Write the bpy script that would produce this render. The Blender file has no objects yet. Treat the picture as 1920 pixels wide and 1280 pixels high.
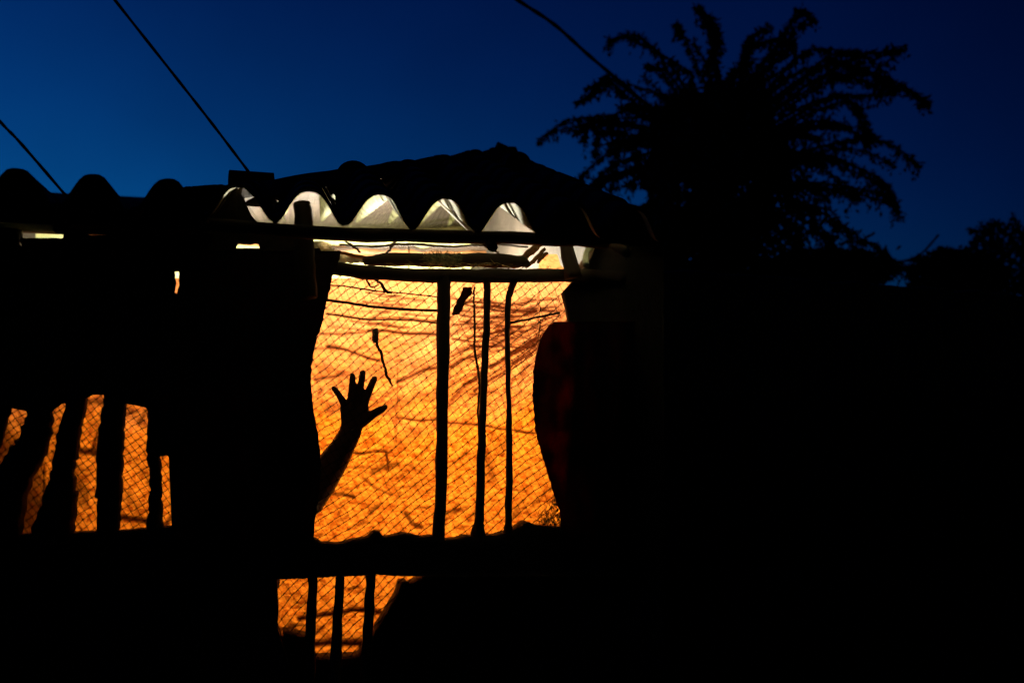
import bpy, bmesh, math, random
import numpy as np
from mathutils import Vector, Matrix, Euler, noise
random.seed(7); rng = np.random.default_rng(11)
PI = math.pi
scene = bpy.context.scene
C = scene.collection

# ------------------------------------------------------------------ camera, sky, exposure
YAW, PITCH, DIST, ZAX = math.radians(-12.4), math.radians(6.0), 3.5, 1.25
FPX = 1920*35/36.0
cam_d = bpy.data.cameras.new('camera'); cam = bpy.data.objects.new('camera', cam_d); C.objects.link(cam)
scene.camera = cam
cam_d.lens = 35; cam_d.sensor_width = 36; cam_d.clip_end = 500; cam_d.clip_start = .05
CP = Vector((math.sin(YAW)*DIST, -math.cos(YAW)*DIST, ZAX))
cam.location = CP
cam.rotation_euler = (PI/2+PITCH, 0, YAW)
cam_d.dof.use_dof = True; cam_d.dof.focus_distance = 3.75; cam_d.dof.aperture_fstop = 1.6
RM = Euler((PI/2+PITCH, 0, YAW)).to_matrix()

w = bpy.data.worlds.new('World'); scene.world = w; w.use_nodes = True
wn, wl = w.node_tree.nodes, w.node_tree.links
bg = wn['Background']
sky = wn.new('ShaderNodeTexSky'); sky.sky_type = 'NISHITA'; sky.sun_disc = False
sky.sun_elevation = math.radians(-5.75); sky.sun_rotation = math.radians(-31); sky.altitude = 0
sky.air_density = 1.0; sky.dust_density = .6; sky.ozone_density = 4.0
tint = wn.new('ShaderNodeMix'); tint.data_type = 'RGBA'; tint.blend_type = 'MULTIPLY'
tint.inputs[0].default_value = 1; tint.inputs[7].default_value = (0.05, 1.08, .90, 1)
# faint thin cloud
wtc = wn.new('ShaderNodeTexCoord'); wno = wn.new('ShaderNodeTexNoise'); wno.inputs['Scale'].default_value = 2.2; wno.inputs['Detail'].default_value = 6
wmr = wn.new('ShaderNodeMapRange'); wmr.inputs[1].default_value = .3; wmr.inputs[2].default_value = .7; wmr.inputs[3].default_value = .76; wmr.inputs[4].default_value = 1.14
wcl = wn.new('ShaderNodeVectorMath'); wcl.operation = 'SCALE'
wl.new(wtc.outputs['Generated'], wno.inputs[0]); wl.new(wno.outputs[0], wmr.inputs[0]); wl.new(wmr.outputs[0], wcl.inputs['Scale'])
wl.new(sky.outputs[0], tint.inputs[6]); wl.new(tint.outputs[2], wcl.inputs[0]); wl.new(wcl.outputs[0], bg.inputs[0])
bg.inputs[1].default_value = .15
scene.view_settings.view_transform = 'Standard'; scene.view_settings.look = 'None'
scene.view_settings.exposure = 6.08; scene.view_settings.gamma = 1; scene.view_settings.use_curve_mapping = False
BULB_POWER = 281

# ------------------------------------------------------------------ helpers
def ray(px, py):
    return RM @ Vector(((px-960)/FPX, -(py-640)/FPX, -1))
def at(px, py, Y):
    d = ray(px, py); t = (Y-CP.y)/d.y
    return CP + d*t
def dist_at(px, py, D):
    return CP + ray(px, py)*D
def lerp(a, b, t): return a+(b-a)*t
def interp(tab, v):
    return float(np.interp(v, [a for a, b in tab], [b for a, b in tab]))

def mat(name, base, rough=.9, var=None, scale=8, trans=None, tw=0, bump=.3, bscale=60, stretch=(1,1,1)):
    m = bpy.data.materials.new(name); m.use_nodes = True
    n, l = m.node_tree.nodes, m.node_tree.links
    b = n['Principled BSDF']; b.inputs['Roughness'].default_value = rough
    b.inputs['Specular IOR Level'].default_value = .2
    tc = n.new('ShaderNodeTexCoord'); mp = n.new('ShaderNodeMapping'); mp.inputs['Scale'].default_value = stretch
    l.new(tc.outputs['Object'], mp.inputs[0])
    t = n.new('ShaderNodeTexNoise'); t.inputs['Scale'].default_value = scale; t.inputs['Detail'].default_value = 7
    l.new(mp.outputs[0], t.inputs[0])
    cr = n.new('ShaderNodeValToRGB'); cr.color_ramp.elements[0].position = .36; cr.color_ramp.elements[1].position = .64
    v = var or tuple(c*.55 for c in base)
    cr.color_ramp.elements[0].color = (*v, 1); cr.color_ramp.elements[1].color = (*base, 1)
    l.new(t.outputs[0], cr.inputs[0]); l.new(cr.outputs[0], b.inputs['Base Color'])
    t2 = n.new('ShaderNodeTexNoise'); t2.inputs['Scale'].default_value = bscale; t2.inputs['Detail'].default_value = 5
    l.new(mp.outputs[0], t2.inputs[0])
    bp = n.new('ShaderNodeBump'); bp.inputs['Strength'].default_value = bump; bp.inputs['Distance'].default_value = .01
    l.new(t2.outputs[0], bp.inputs['Height']); l.new(bp.outputs[0], b.inputs['Normal'])
    if trans:
        tr = n.new('ShaderNodeBsdfTranslucent'); tr.inputs[0].default_value = (*trans, 1)
        mx = n.new('ShaderNodeMixShader'); mx.inputs[0].default_value = tw
        tcr = n.new('ShaderNodeValToRGB'); tcr.color_ramp.elements[0].position = .38; tcr.color_ramp.elements[1].position = .68
        tcr.color_ramp.elements[0].color = (*(c*.12 for c in trans), 1); tcr.color_ramp.elements[1].color = (*trans, 1)
        l.new(t.outputs[0], tcr.inputs[0]); l.new(tcr.outputs[0], tr.inputs[0])
        l.new(b.outputs[0], mx.inputs[1]); l.new(tr.outputs[0], mx.inputs[2])
        l.new(mx.outputs[0], n['Material Output'].inputs[0])
    return m

M_WOOD = mat('weathered_wood', (.06,.04,.028), scale=5, stretch=(1,1,.15))
M_POLE_IN = mat('pale_bamboo', (.30,.13,.045), var=(.14,.06,.022), scale=9, rough=.5)
M_STRAW = mat('straw', (.55,.47,.26), var=(.3,.28,.12), scale=30)
M_TILE_TOP = mat('dark_tile_face', (.035,.024,.02), scale=12)  # very dark upper faces and edges of the tiles
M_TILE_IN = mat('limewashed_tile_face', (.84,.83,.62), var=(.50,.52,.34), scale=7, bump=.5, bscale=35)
M_TILE_BACK = mat('shaded_tile_face', (.16,.155,.09), var=(.07,.07,.04), scale=9)  # tile undersides: their unlit look is put into this dark colour
M_LIME = mat('limewashed_wall', (.80,.78,.38), var=(.50,.52,.22), scale=5, bump=.6, bscale=18)
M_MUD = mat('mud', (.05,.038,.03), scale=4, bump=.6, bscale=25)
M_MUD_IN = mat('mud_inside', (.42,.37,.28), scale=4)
M_SACK = mat('dark_sacking', (.04,.03,.026), scale=25)
M_BLANKET = mat('dark_blanket', (.045,.02,.018), scale=14, trans=(.05,.006,.006), tw=.35)
M_CURTAIN = mat('maroon_curtain', (.05,.012,.012), scale=10, trans=(.28,.014,.006), tw=.6)
M_RAG = mat('brown_rag', (.10,.04,.02), scale=20, trans=(.3,.06,.02), tw=.35)
M_NET = mat('tarred_twine', (.03,.02,.015), scale=60)
M_CORD = mat('dark_cord', (.035,.022,.015), scale=60)
M_WIRE = mat('wire_sheath', (.06,.05,.09), scale=20)
M_SKIN = mat('skin', (.17,.09,.055), rough=.6, scale=10, bump=.1)
M_SHIRT = mat('shirt', (.05,.03,.03), scale=20)
M_HAIR = mat('hair', (.012,.01,.009), scale=40)
M_LEAF = mat('night_leaf', (.02,.028,.014), scale=5)
M_BARK = mat('bark', (.03,.024,.018), scale=10)
M_SOIL = mat('soil', (.05,.036,.025), scale=2)
M_PLASTIC = mat('pale_twine', (.42,.46,.30), var=(.12,.18,.10), scale=40, trans=(.5,.45,.3), tw=.4)
M_BULBCAP = mat('bakelite', (.03,.03,.03), rough=.4)

def tag(o, label=None, cat=None, group=None, kind=None):
    if label: o['label'] = label
    if cat: o['category'] = cat
    if group: o['group'] = group
    if kind: o['kind'] = kind
    return o
def empty(name, loc=(0,0,0)):
    o = bpy.data.objects.new(name, None); C.objects.link(o); o.location = loc; return o
class MB:
    def __init__(s): s.v=[]; s.f=[]; s.mi=[]
    def add(s, vs, fs, mi=0):
        k=len(s.v); s.v += [tuple(p) for p in vs]; s.f += [tuple(i+k for i in f) for f in fs]; s.mi += [mi]*len(fs)
    def box(s, x0,x1,y0,y1,z0,z1):
        s.add([(x,y,z) for x in (x0,x1) for y in (y0,y1) for z in (z0,z1)],
              [(0,1,3,2),(4,6,7,5),(0,4,5,1),(2,3,7,6),(0,2,6,4),(1,5,7,3)])
    def tube(s, pts, r, n=8, jit=0, ky=1.0):
        """tube along pts; r number or per-point list"""
        pts=[Vector(p) for p in pts]; m=len(pts)
        rr = r if isinstance(r,(list,tuple)) else [r]*m
        vs=[]
        for i,p in enumerate(pts):
            d=(pts[min(i+1,m-1)]-pts[max(i-1,0)]).normalized()
            a=d.cross(Vector((0,1,0)))
            if a.length<.15: a=d.cross(Vector((0,0,1)))
            a.normalize(); b=d.cross(a)
            for k in range(n):
                q=2*PI*k/n; q2=rr[i]*(1+jit*(random.random()-.5))
                vs.append(p+a*math.cos(q)*q2+b*math.sin(q)*q2*ky)
        fs=[(i*n+k,i*n+(k+1)%n,(i+1)*n+(k+1)%n,(i+1)*n+k) for i in range(m-1) for k in range(n)]
        fs+= [tuple(range(n))[::-1], tuple((m-1)*n+k for k in range(n))]
        s.add(vs,fs)
    def build(s, name, m, parent=None, smooth=True):
        me=bpy.data.meshes.new(name); me.from_pydata(s.v,[],s.f)
        for x in (m if isinstance(m,(list,tuple)) else [m]): me.materials.append(x)
        if any(s.mi): me.polygons.foreach_set('material_index', s.mi)
        if smooth: me.polygons.foreach_set('use_smooth',[True]*len(me.polygons))
        me.update()
        o=bpy.data.objects.new(name,me); C.objects.link(o)
        if parent: o.parent=parent
        return o
def subdiv(pts, k=6, wob=0):
    out=[]; P=[Vector(p) for p in pts]; n=len(P)
    for i in range(n-1):
        p0,p1,p2,p3=P[max(i-1,0)],P[i],P[i+1],P[min(i+2,n-1)]
        for j in range(k):
            t=j/k
            q=.5*((2*p1)+(p2-p0)*t+(2*p0-5*p1+4*p2-p3)*t*t+(3*p1-p0-3*p2+p3)*t**3)
            if wob: q=q+Vector([random.uniform(-wob,wob) for _ in range(3)])
            out.append(q)
    out.append(P[-1]); return out
def pole_px(pts, Y, name, m, parent, wob=.0015, n=10, k=5):
    """pts: (px,py,width_px); Y number or function"""
    P=[at(a,b,Y) for a,b,c in pts]; W=[]
    for (a,b,c),p in zip(pts,P): W.append(c/2*(p-CP).dot(RM@Vector((0,0,-1)))/FPX)
    Q=subdiv(P,k,wob); R=[]
    for i in range(len(pts)-1):
        for j in range(k): R.append(lerp(W[i],W[i+1],j/k)*(1+random.uniform(-.07,.07)))
    R.append(W[-1])
    b=MB(); b.tube(Q,R,n,.1)
    return b.build(name,m,parent)
def patch(rows, Y, name, m, parent=None, mode='v', nu=40, nv=50, fold=.02, ffreq=9, thick=.006, rag=1.5, seed=0):
    """a cloth/panel: mode v: rows=(py,xl,xr); mode h: rows=(px,ytop,ybot). Folded in depth, given thickness."""
    a0,a1=rows[0][0],rows[-1][0]
    A=[r[0] for r in rows]
    front=[];
    for i in range(nv+1):
        a=lerp(a0,a1,i/nv); l=np.interp(a,A,[r[1] for r in rows]); r=np.interp(a,A,[r[2] for r in rows])
        l+=rag*2*(noise.noise(Vector((a*.11,seed,1)))); r+=rag*2*(noise.noise(Vector((a*.11,seed,7))))
        for j in range(nu+1):
            b=lerp(l,r,j/nu)
            px,py=(b,a) if mode=='v' else (a,b)
            x=px*.01; z=py*.01
            # folds run downwards
            dy=fold*(math.sin(x*ffreq*.6+2.2*noise.noise(Vector((x*.8,z*.25,seed))))+.8*noise.noise(Vector((x*1.3,z*.6,seed+3))))
            front.append(at(px,py,Y+dy))
    n=nu+1; N=len(front)
    vs=front+[p+Vector((0,thick,0)) for p in front]
    fs=[]
    for i in range(nv):
        for j in range(nu):
            q=(i*n+j,i*n+j+1,(i+1)*n+j+1,(i+1)*n+j); fs.append(q); fs.append(tuple(k+N for k in q[::-1]))
    for i in range(nv):
        for j in (0,nu):
            q=(i*n+j,(i+1)*n+j,(i+1)*n+j+N,i*n+j+N); fs.append(q)
    for j in range(nu):
        for i in (0,nv):
            q=(i*n+j,i*n+j+1,i*n+j+1+N,i*n+j+N); fs.append(q)
    b=MB(); b.add(vs,fs)
    return b.build(name,m,parent)

# ------------------------------------------------------------------ ground
b=MB(); b.add([(-150,-150,0),(150,-150,0),(150,150,0),(-150,150,0)],[(0,1,2,3)])
tag(b.build('ground',M_SOIL),kind='structure')

# ------------------------------------------------------------------ the hut
hut = empty('hut',(-.6,0,0))
tag(hut,'dark rustic hut with wavy clay tile roof and glowing barred opening','hut')
def H(o):   # parent to the hut keeping world position
    o.parent=hut; o.matrix_parent_inverse=Matrix.Translation(-hut.location); return o
EY=-.36
ez=at(780,432,EY).z
pitch=(at(955,400,EY).x-at(710,400,EY).x)/2
u0=at(710,400,EY).x-pitch*.5
xL, xR = at(-90,700,0).x-.5, at(1150,700,0).x
YB = 3.0      # back wall
# front timber
H(pole_px([(560,487,20),(640,505,26),(740,514,27),(830,517,27),(940,517,26),(1060,517,26),(1170,522,26)],0,'top_plate',M_WOOD,None))
H(pole_px([(-160,388,24),(150,394,25),(330,415,26),(600,437,26),(800,443,27),(960,446,25),(1140,452,28)],-.25,'eave_pole',M_WOOD,None,wob=.001))
bars=[[(834,512,27),(832,560,25),(830,700,24),(827,900,22),(822,1000,24),(822,1030,32)],
      [(913,515,15),(913,600,13),(908,700,14),(904,800,15),(899,960,17),(897,990,24),(897,1025,38)],
      [(968,518,14),(957,545,13),(952,575,11),(952,660,10),(954,760,10),(955,880,13),(953,980,14),(951,1020,26)]]
for q in bars: H(pole_px(q,0,'window_bar',M_WOOD,None))
low=[[(587,1050,16),(586,1110,19),(583,1180,19),(580,1290,20)],
     [(640,1050,18),(637,1100,17),(632,1180,20),(627,1290,22)],
     [(697,1050,18),(694,1110,19),(690,1180,20),(683,1290,22)]]
for q in low: H(pole_px(q,0,'lower_bar',M_WOOD,None))
left=[[(75,700,54),(75,775,46),(62,830,60),(25,900,70),(-10,1020,80)],
      [(145,700,50),(142,760,36),(129,820,42),(119,880,42),(114,930,60),(98,1000,74),(92,1030,80)],
      [(219,700,54),(215,760,42),(208,820,48),(206,900,50),(204,970,44),(200,1030,44)],
      [(298,700,50),(297,770,40),(289,850,26),(292,900,22),(291,960,26),(292,1030,40)],
      [(5,700,40),(8,770,24),(-20,840,40),(-40,900,60),(-60,1020,60)]]
for q in left: H(pole_px(q,.0,'crooked_pole',M_WOOD,None,wob=.0032,k=8))
# sill with rough top (thick band)
sill=[(-160,1012,1090),(20,1003,1090),(130,1000,1088),(225,996,1088),(300,990,1088),(340,985,1088),(500,1010,1086),(585,1008,1084),
      (605,1019,1082),(640,1020,1080),(662,1013,1080),(690,1010,1078),(700,998,1077),(712,996,1077),(722,1009,1078),(760,1000,1080),
      (795,1008,1080),(812,1005,1080),(835,1014,1080),(880,1006,1080),(930,1004,1080),(948,1000,1080),(968,992,1080),(992,977,1080),(1003,985,1080),(1060,990,1080),(1200,990,1080)]
H(patch(sill,-.02,'sill',M_MUD,mode='h',nv=260,nu=8,fold=.006,thick=.10,rag=1.2,seed=4))
# lower wall pieces
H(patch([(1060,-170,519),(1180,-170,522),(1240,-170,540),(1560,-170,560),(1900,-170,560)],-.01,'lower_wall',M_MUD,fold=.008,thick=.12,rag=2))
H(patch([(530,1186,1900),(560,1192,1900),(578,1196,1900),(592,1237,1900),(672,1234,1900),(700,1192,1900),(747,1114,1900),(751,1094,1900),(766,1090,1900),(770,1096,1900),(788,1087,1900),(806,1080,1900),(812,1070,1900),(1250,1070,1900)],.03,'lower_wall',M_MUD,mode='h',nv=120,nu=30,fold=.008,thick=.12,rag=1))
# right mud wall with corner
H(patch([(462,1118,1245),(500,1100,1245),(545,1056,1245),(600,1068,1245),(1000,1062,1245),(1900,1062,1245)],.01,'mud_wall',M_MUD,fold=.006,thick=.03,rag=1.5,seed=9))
xR=[u0+pitch*i for i in range(-3,8) if u0+pitch*i<at(1135,400,EY).x][-1]+pitch-.02

b=MB(); b.box(xL,xR,YB,YB+.12,0,2.78); H(b.build('back_wall',M_LIME,smooth=False))
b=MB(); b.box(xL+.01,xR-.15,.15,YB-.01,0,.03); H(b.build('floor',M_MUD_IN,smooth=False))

# roof: front slope of wavy tiles, ridge following the skyline, back slope down to the back wall
roof = MB()
slope=lambda u: interp([(-2.2,.30),(-1.2,.27),(-.9,.28),(-.7,.33),(-.5,.38),(.6,.385)],u)
sky_line=[(-200,352),(0,352),(150,349),(290,349),(340,356),(365,352),(430,350),(560,328),(940,278),(1400,240)]
sdict=None
capoff=lambda px: interp([(0,.012),(340,.012),(380,.06),(440,.10),(520,.122),(2000,.122)],px)
def ridge_d(u):
    """horizontal depth of the ridge behind the eave above point u, taken from the skyline"""
    s=slope(u); best=.3
    cc=RM.inverted()@(Vector((u,EY,ez))-CP)
    if 960+FPX*cc.x/-cc.z<345: return .24+.001*0
    for k in range(34,300):
        d=k*.01
        p=Vector((u,EY+d,ez+s*d+.0))
        c=RM.inverted()@(p-CP); px=960+FPX*c.x/-c.z
        p.z+=capoff(px)
        c=RM.inverted()@(p-CP); py=640-FPX*c.y/-c.z
        if py<=interp(sky_line,px): return d
        best=d
    return best
A_=.101
def prof(s,e=1.0):
    c=.5-.5*math.cos(2*PI*s)
    return A_*(1-(1-c)**1.55)
def tile_mesh(seed,zs=1.0,inner=None,fill=False):
    r=random.Random(seed); n=16; L=.30; vs=[]; fs=[]; mi=[]
    m=3
    for side in (0,1):
        for i in range(m+1):
            for j in range(n+1):
                s=lerp(-.03,1.05,j/n)
                x=s*pitch; y=L*i/m
                z=zs*prof(s,1.0 if zs==1 else .8)*(1-.06*i/m)+(.0 if side==0 else .013)
                chip=(r.random()-.5)*.006 if i==0 else 0
                vs.append((x,y+chip*(1 if side==0 else .8),z+ r.uniform(-.0008,.0008)))
    N=(m+1)*(n+1); w_=n+1
    for i in range(m):
        for j in range(n):
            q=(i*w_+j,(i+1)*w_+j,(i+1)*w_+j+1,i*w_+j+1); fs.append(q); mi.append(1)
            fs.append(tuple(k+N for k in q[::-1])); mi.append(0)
    for j in range(n):
        for i in (0,m): fs.append((i*w_+j,i*w_+j+1,i*w_+j+1+N,i*w_+j+N)); mi.append(0)
    for i in range(m):
        for j in (0,n): fs.append((i*w_+j,(i+1)*w_+j,(i+1)*w_+j+N,i*w_+j+N)); mi.append(0)
    if fill:
        k0=len(vs)
        for j in range(n+1):
            s=lerp(-.03,1.05,j/n); vs.append((s*pitch,.05,zs*prof(s,1.0 if zs==1 else .8)*.99+.002)); vs.append((s*pitch,.05,-.02))
        for j in range(n): fs.append((k0+2*j,k0+2*j+1,k0+2*j+3,k0+2*j+2)); mi.append(0)
    me=bpy.data.meshes.new('roof_tile'); me.from_pydata(vs,[],fs)
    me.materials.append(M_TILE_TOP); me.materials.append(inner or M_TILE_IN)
    me.polygons.foreach_set('material_index',mi); me.polygons.foreach_set('use_smooth',[True]*len(fs)); me.update()
    return me
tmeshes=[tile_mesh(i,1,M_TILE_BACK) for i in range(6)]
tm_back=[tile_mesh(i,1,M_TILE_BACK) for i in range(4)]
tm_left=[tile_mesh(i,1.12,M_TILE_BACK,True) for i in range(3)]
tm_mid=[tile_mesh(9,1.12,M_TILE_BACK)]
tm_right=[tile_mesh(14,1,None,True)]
ncL=int((u0-(xL-.1))/pitch)+1
cols=[u0+pitch*i for i in range(-ncL,8)]
cols=[c for c in cols if c<at(1135,400,EY).x]
# battens + ridge cap are the roof body
tiles=[]
YBK,ZBK=YB+.2,2.70
for u in cols:
    uc=u+pitch/2; s=slope(uc); D=ridge_d(uc)
    y=EY; z=ez; E=.20
    ang=math.atan(s) if D>.3 else .05; tiles.append((u,y,z,ang))
    y+=E*math.cos(ang); z+=E*math.sin(ang); first=False
    yt,zt=EY+D,ez+(s*D if D>.3 else 0)
    while y<yt-.06 and D>.3:
        a=min(ang,.17) if first else ang
        tiles.append((u,y,z+.003,a)); y+=E*math.cos(a); z+=E*math.sin(a); first=False
    if D<.3: zt+=.0
    Lb=math.hypot(YBK-yt,zt-ZBK); ab=math.atan2(zt-ZBK,YBK-yt); n=int(Lb/.24)+1
    for k in range(n):
        t=k*Lb/n
        tiles.append((u,YBK-t*math.cos(ab),ZBK+t*math.sin(ab),('b',ab)))
for uu_,x0_,x1_ in ((cols[-1]+pitch/2,xR-.03,xR+.07),(cols[0]+pitch/2,xL-.12,xL)):
    D=ridge_d(uu_); s=slope(uu_); zt=ez+(s*D if D>.3 else 0)
    pr=[(.14,0),(YB,0),(YB,ZBK+.07),(EY+D+.12,zt+.04),(max(.15,EY+D),zt+.05),(.14,ez+.03+s*(.14-EY)*(D>.4))]
    b=MB(); n6=len(pr); b.add([(x0_,y,z) for y,z in pr]+[(x1_,y,z) for y,z in pr],[tuple(range(n6)),tuple(range(n6,2*n6))[::-1]]+[(k,k+n6,(k+1)%n6+n6,(k+1)%n6) for k in range(n6)])
    H(b.build('side_wall',M_MUD,smooth=False))
# packed mud and straw layer over the ridge and back slope (this is the smooth skyline)
uu=np.linspace(cols[0]-.1,cols[-1]+pitch+.02,90); V=[]
for u in uu:
    D=ridge_d(u); s=slope(u); y=EY+D; z=ez+(s*D if D>.3 else .03)
    c=RM.inverted()@(Vector((u,y,z))-CP); off=capoff(960+FPX*c.x/-c.z)
    z+=off; w_=.012*noise.noise(Vector((u*9,0,0)))
    V+= [(u,y-.16,(z-.10+w_) if D>.3 else ez-.015),(u,y-.05,z-.012+w_),(u,y,z+w_),(u,y+.08,z-.01),(u,YBK+.05,ZBK+.15),(u,YBK+.05,ZBK-.03),(u,y+.10,z-.035)]
m_=7
F=[(i*m_+k,(i+1)*m_+k,(i+1)*m_+(k+1)%m_,i*m_+(k+1)%m_) for i in range(89) for k in range(m_)]
roof.add(V,F)
e0=[0,1,2,3,4,5,6]; roof.add([V[k] for k in e0],[tuple(range(7))]); roof.add([V[89*m_+k] for k in e0],[tuple(range(7))[::-1]])
roofo=roof.build('roof',M_TILE_TOP,smooth=False); H(roofo)
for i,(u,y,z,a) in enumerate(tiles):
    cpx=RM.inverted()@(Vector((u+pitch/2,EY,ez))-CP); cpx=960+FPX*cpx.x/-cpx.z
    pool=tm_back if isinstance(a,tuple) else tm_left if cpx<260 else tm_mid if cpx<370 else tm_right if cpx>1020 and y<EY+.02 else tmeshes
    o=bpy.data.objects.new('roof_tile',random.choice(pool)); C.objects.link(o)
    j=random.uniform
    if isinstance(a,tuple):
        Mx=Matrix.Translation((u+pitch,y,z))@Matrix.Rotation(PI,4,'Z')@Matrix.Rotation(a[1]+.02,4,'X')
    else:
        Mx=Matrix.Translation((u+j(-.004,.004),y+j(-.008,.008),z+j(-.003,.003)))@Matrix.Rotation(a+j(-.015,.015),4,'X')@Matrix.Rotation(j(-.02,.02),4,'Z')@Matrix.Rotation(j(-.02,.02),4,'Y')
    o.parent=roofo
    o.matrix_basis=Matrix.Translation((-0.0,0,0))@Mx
# roof battens inside: pale bamboo poles under the tiles
H(pole_px([(440,452,12),(600,466,16),(650,470,20),(760,475,21),(880,478,20),(1000,477,18),(1060,478,16)],2.5,'batten',M_POLE_IN,None))
for px in (150,395,893,1125):       
    p=at(px,470,.0); s=slope(p.x); D=min(ridge_d(p.x),1.5)
    b=MB(); b.tube([(p.x,EY+.06,ez-.03),(p.x,EY+D,ez-.06+s*D)],.018,8,.1); H(b.build('rafter',M_WOOD))
H(pole_px([(600,463,8),(680,466,7),(740,463,10),(800,466,8),(870,464,11),(960,467,8),(1050,466,9)],2.4,'purlin',M_WOOD,None,wob=.012))
H(pole_px([(684,490,14),(720,487,25),(850,488,27),(960,489,26),(990,493,14)],.12,'inner_plate',M_WOOD,None,wob=.003))
H(pole_px([(140,395,38),(141,450,40),(143,480,40)],-.1,'post',M_WOOD,None))
H(pole_px([(20,395,50),(16,450,46),(18,480,40)],-.1,'post',M_WOOD,None))
H(pole_px([(566,380,30),(570,430,32),(572,500,40),(575,560,40)],-.1,'post',M_WOOD,None))
H(pole_px([(1056,395,20),(1060,450,26),(1075,520,34)],-.06,'post',M_WOOD,None))

# skyline tiles lying loose on the roof
def ridge_at(px):
    for k in range(900):
        u=cols[0]+k*.004; D=ridge_d(u); p=Vector((u,EY+D,ez+(slope(u)*D if D>.3 else .03)))
        c=RM.inverted()@(p-CP)
        if 960+FPX*c.x/-c.z>=px: break
    p.z+=capoff(px); return p
def loose_tile(px,wpx,hpx,label,side=False,tilt=0):
    p=ridge_at(px); D=(p-CP).length; sc=D/FPX; W=wpx*sc; Hh=hpx*sc; n=12; b=MB(); vs=[]
    L=.16; m_=4; sink=.06
    for i in range(m_+1):
        for k in range(n+1):
            q=PI*k/n
            if side: vs.append((W*(i/m_-.5)*(1-.06*math.sin(q)), -math.cos(q)*.07, -sink*(1-math.sin(q)**.5)+Hh*math.sin(q)**.5-.01*(i/m_)))
            else: vs.append((-math.cos(q)*W/2*(1+.1*(1-math.sin(q))), L*(i/m_-.5), -sink*(1-math.sin(q)**.7)+Hh*math.sin(q)**.7))
    w_=n+1
    fs=[(i*w_+k,i*w_+k+1,(i+1)*w_+k+1,(i+1)*w_+k) for i in range(m_) for k in range(n)]
    fs+=[tuple(range(w_)),tuple(m_*w_+k for k in range(w_))[::-1]]
    b.add(vs,fs); o=b.build('ridge_tile',M_TILE_TOP,smooth=False); o.location=p+Vector((0,.02,-.004)); o.rotation_euler=(0,tilt,0)
    return tag(o,label,'roof tile','loose tiles on the skyline of the roof')
loose_tile(469,82,27,'squared dark tile block on the roof skyline where a wire ends',True,-.05)
loose_tile(658,58,8,'small rounded dark tile standing up midway along the roof skyline',False,-.1)
_k=loose_tile(975,40,14,'rounded dark tile just right of the roof peak, facing the tree',False,.1)
_u=cols[-1]+pitch-.16; _D=ridge_d(_u)*.72; _k.location=(_u,EY+_D,ez+slope(_u)*_D+.095)
loose_tile(940,20,12,'jagged broken tile sitting on the very peak of the roof',True,.2)

# ------------------------------------------------------------------ glowing sheet
YC=.50
X0,X1,Yt,Yb=-150,1085,476,1300
NX,NZ=440,290
px=np.linspace(X0,X1,NX+1); tt=np.linspace(0,1,NZ+1)
top=np.interp(px,[-150,560,1000,1008,1012,1045,1052,1085],[520,522,522,521,478,476,500,505])
PX=np.repeat(px[None,:],NZ+1,0); PY=top[None,:]+(Yb-top[None,:])*tt[:,None]
# dark lines for folds and painted dimming: (points, width px, strength)
crease_shades=[]
def cr(pts,w_,s): crease_shades.append((pts,w_,s))
cr([(848,560),(880,567),(950,569),(1000,565),(1050,561)],2.2,.8)
cr([(848,608),(900,607),(960,600)],1.8,.7)
cr([(848,635),(870,640),(890,632),(950,620),(975,612)],2,.8)
cr([(846,667),(870,657),(890,650),(940,645)],2,.8)
cr([(845,688),(865,675),(885,668),(905,662)],3,.9)
cr([(920,690),(945,672),(960,660),(985,645),(1015,628),(1045,610)],2.5,.9)
cr([(870,720),(890,714),(908,700)],3.5,.9)
cr([(846,750),(870,725),(890,712)],4,.6)
cr([(612,588),(680,597),(760,599),(830,607)],2,.75)
cr([(690,619),(760,626),(830,628)],2.5,.9)
cr([(600,627),(640,629),(690,620)],2,.7)
cr([(612,648),(650,654),(690,672),(712,678)],2.4,.8)
cr([(590,652),(640,652)],2,.5)
cr([(745,715),(770,705),(795,692),(817,690)],3,.8)
cr([(590,712),(625,706),(640,700)],3,.7)
cr([(745,783),(790,788),(830,789)],2,.8)
cr([(838,795),(905,797),(935,806),(965,808),(1005,812)],2,.8)
cr([(650,848),(680,850),(705,847),(725,848)],2,.8)
cr([(620,876),(650,876),(690,873)],1.6,.6)
cr([(745,690),(746,740),(741,800),(742,830)],1.6,.5)
cr([(724,848),(727,870),(728,882)],2,.9)
cr([(700,885),(728,876),(745,870)],6,.6)
cr([(915,860),(925,900)],9,.5)
cr([(608,922),(640,926),(662,935)],3.5,.7)
cr([(680,895),(705,915),(732,928)],2.5,.6)
cr([(760,965),(772,985),(790,990)],3,.7)
cr([(560,1160),(660,1145),(760,1150)],4,.8); cr([(560,1208),(700,1205)],6,.9)
cr([(130,842),(200,850)],6,.8); cr([(215,965),(290,985)],5,.8); cr([(150,755),(200,752)],5,.6)
cr([(-60,800),(40,900),(70,1040)],45,.75); cr([(130,870),(150,940)],14,.5); cr([(520,1190),(570,1215)],25,.7)  # broad dark areas: light falling off at the left, painted into the sheet
for k in range(27):
    x=random.uniform(838,960); y=random.uniform(545,770); ex,ey=1075,random.uniform(575,610); f0=random.uniform(0,.3); f1=random.uniform(.5,1)
    if y<600: ey=random.uniform(550,590)
    P_=[(lerp(x,ex,f),lerp(y,ey,f)+10*math.sin(PI*f)+random.uniform(-2,2)) for f in (f0,lerp(f0,f1,.35),lerp(f0,f1,.7),f1)]
    cr(P_,random.uniform(1.2,2.4),random.uniform(.5,.95))
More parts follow.
